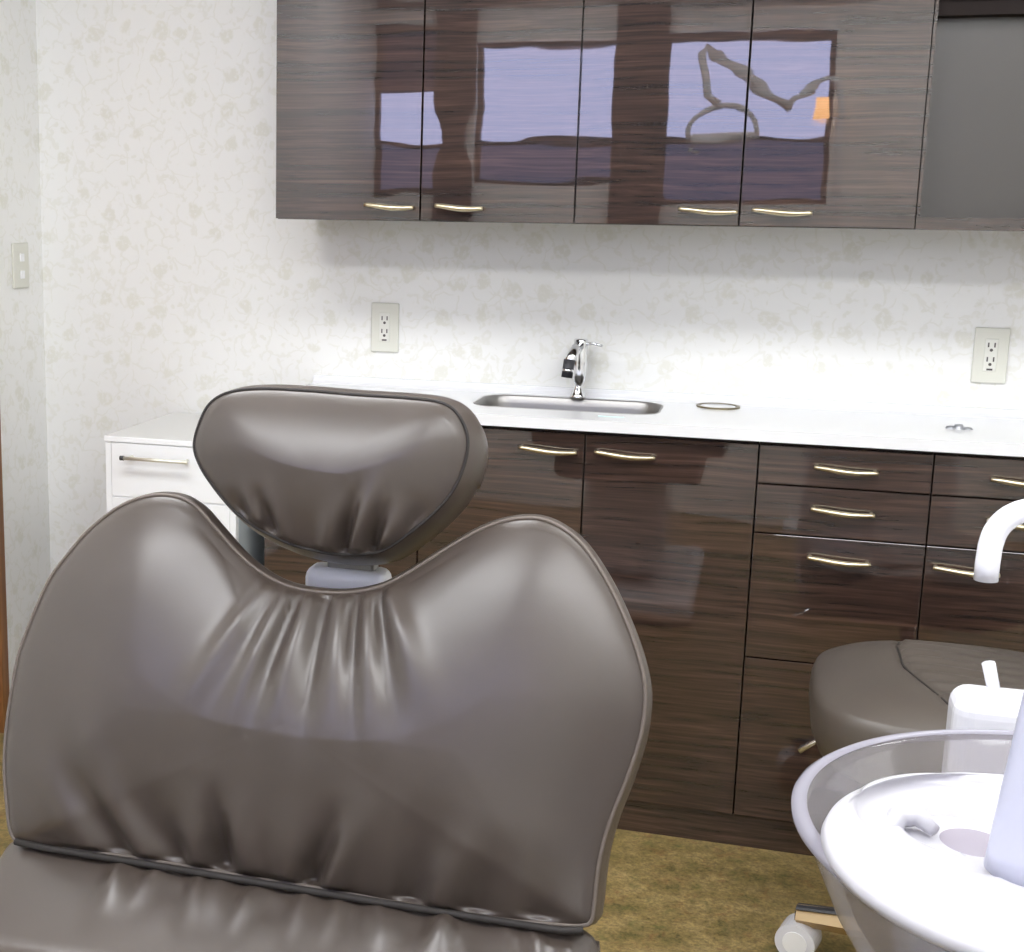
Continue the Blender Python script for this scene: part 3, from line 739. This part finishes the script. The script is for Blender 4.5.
# ------------------------------------------------------------------ operator stool
sx, sy, sz = 1.437, -.86, .605
stool = thing('operator_stool', 'brown leather operator stool on casters behind the glass bowl', 'stool', (sx, sy, 0))
def stool_seat():
    b = bmesh.new(); nu, nv = 90, 70; HX, HY = .245, .235; e = 3.2; g = []
    import itertools
    rings = []
    nb = 120
    def rad(a):
        c, s = abs(cos(a)), abs(sin(a)); return 1 / ((c ** e + s ** e) ** (1 / e))
    def pt(a, r, z): 
        R_ = rad(a) * r; return (sx + HX * R_ * cos(a), sy + HY * R_ * sin(a), z)
    def topz(x, y, r):
        z = sz - .045 * max(0, r) ** 3.5
        cxl = (x - sx)
        # groove of the stitched seam and the pleats right of it
        z -= .007 * exp(-((cxl - seamx(y - sy)) / .005) ** 2)
        if cxl > seamx(y - sy):
            dd = cxl - seamx(y - sy)
            z += .0034 * sin((y - sy) * 150 + 2 * sin(cxl * 20)) * exp(-(dd / .14) ** 2) * min(1, dd / .01)
        return z
    n = 46
    for k in range(n + 1):
        r = k / n; ring = []
        for i in range(nb):
            a = 2 * pi * i / nb; x, y, _ = pt(a, r, 0)
            ring.append((x, y, topz(x, y, r)))
        rings.append(ring)
    for (r, dz) in ((1.02, -.06), (1.025, -.09), (1.01, -.12), (.97, -.145), (.92, -.155)):
        ring = []
        for i in range(nb):
            a = 2 * pi * i / nb; x, y, _ = pt(a, r, 0); ring.append((x, y, sz + dz))
        rings.append(ring)
    c = b.verts.new((sx, sy, topz(sx, sy, 0)))
    V = [[b.verts.new(p) for p in ring] for ring in rings[1:]]
    for i in range(nb): b.faces.new((c, V[0][i], V[0][(i + 1) % nb]))
    for A, B in zip(V, V[1:]):
        for i in range(nb): b.faces.new((A[i], A[(i + 1) % nb], B[(i + 1) % nb], B[i]))
    b.faces.new(V[-1])
    return b
seamx = lambda yy: -.108 + .95 * max(0, -(yy + .0)) ** 1.55 + .25 * max(0, yy - .1) ** 1.2
obj('seat', stool_seat(), STOOL_LEATHER, stool, smooth=True)
pts = []
for k in range(41):
    yy = -.205 + .415 * k / 40; xx = seamx(yy)
    rr_ = ((abs(xx) / .245) ** 3.2 + (abs(yy) / .235) ** 3.2) ** (1 / 3.2)
    pts.append((sx + xx, sy + yy, sz - .045 * rr_ ** 3.5 - .0050))
obj('stitched_seam', tube(pts, .0019, 6), SEAM, stool, smooth=True)
obj('seat_pan', box(sx - .15, sx + .15, sy - .13, sy + .13, sz - .185, sz - .150, .01), DARKM, stool)
obj('lever', tube([(sx - .12, sy, sz - .168), (1.213, -.80, .425), (1.178, -.80, .400)], [.006, .008, .011], 12, flat=.6), CHROME, stool, smooth=True, label='chrome height lever')
obj('gas_column', tube([(sx, sy, .10), (sx, sy, .27), (sx, sy, .271), (sx, sy, sz - .18)], [.028, .028, .016, .016], 20), CHROME, stool, smooth=True)
TAN = mat('tan_leg_side', (.52, .36, .17), .45)
for k in range(5):
    a = radians(164 + 72 * k)
    ex, ey = sx + .243 * cos(a), sy + .243 * sin(a)
    leg = obj('leg', tube([(sx, sy, .105), (sx + .1 * cos(a), sy + .1 * sin(a), .098), (ex + .004 * cos(a), ey + .004 * sin(a), .080)], [.030, .026, .021], 4), TAN, stool)
    obj('leg_top', tube([(sx, sy, .130), (sx + .1 * cos(a), sy + .1 * sin(a), .120), (ex + .006 * cos(a), ey + .006 * sin(a), .096)], [.012, .013, .013], 8, flat=.35), DARKM, leg)
    px, py = ex + .012 * sin(a), ey - .012 * cos(a)
    c = obj('caster', tube([(ex - .026 * sin(a), ey + .026 * cos(a), .036), (ex + .026 * sin(a), ey - .026 * cos(a), .036)], .036, 32), PLASTIC, stool, smooth=False, label='white twin-wheel caster')
    obj('caster_stem', tube([(ex, ey, .045), (ex, ey, .085)], .010, 12), CHROME, c, smooth=True)
    b = tube([(ex - .0275 * sin(a), ey + .0275 * cos(a), .036), (ex + .0275 * sin(a), ey - .0275 * cos(a), .036)], .022, 20)
    obj('hub_cap', b, BRACKET, c)
obj('hub', lathe([(0, .085), (.04, .085), (.042, .12), (.03, .135), (0, .135)], sx, sy, 24), TAN, stool, smooth=True)

# ------------------------------------------------------------------ camera
f, yaw, pit, rol = 1397.1, .2963, .1903, .0137
c, s = cos(yaw), sin(yaw)
Rt = Vector((c, s, 0)); F0 = Vector((-s, c, 0)); U = Vector((0, 0, 1))
c, s = cos(pit), sin(pit)
F = c * F0 - s * U; Up = s * F0 + c * U; Dn = -Up
c, s = cos(rol), sin(rol)
X = c * Rt - s * Dn; Y = -(s * Rt + c * Dn)
cam = bpy.data.cameras.new('camera'); co = bpy.data.objects.new('camera', cam); C.objects.link(co)
M = Matrix((X, Y, -F)).transposed().to_4x4(); M.translation = Vector((1.0753, -3.302, 1.3426)); co.matrix_world = M
cam.sensor_fit = 'HORIZONTAL'; cam.sensor_width = 36; cam.lens = f / 1024 * 36; cam.shift_x = (512 - 339.2) / 1024; cam.clip_start = .02
S.camera = co
S.view_settings.view_transform = 'Standard'; S.view_settings.look = 'None'; S.view_settings.gamma = 1; S.view_settings.exposure = 0.0
S.view_settings.use_curve_mapping = False
S.cycles.use_denoising = True; S.cycles.max_bounces = 8; S.cycles.diffuse_bounces = 4; S.cycles.glossy_bounces = 4; S.cycles.transparent_max_bounces = 12; S.cycles.sample_clamp_indirect = 6
S.cycles.caustics_reflective = False; S.cycles.caustics_refractive = False
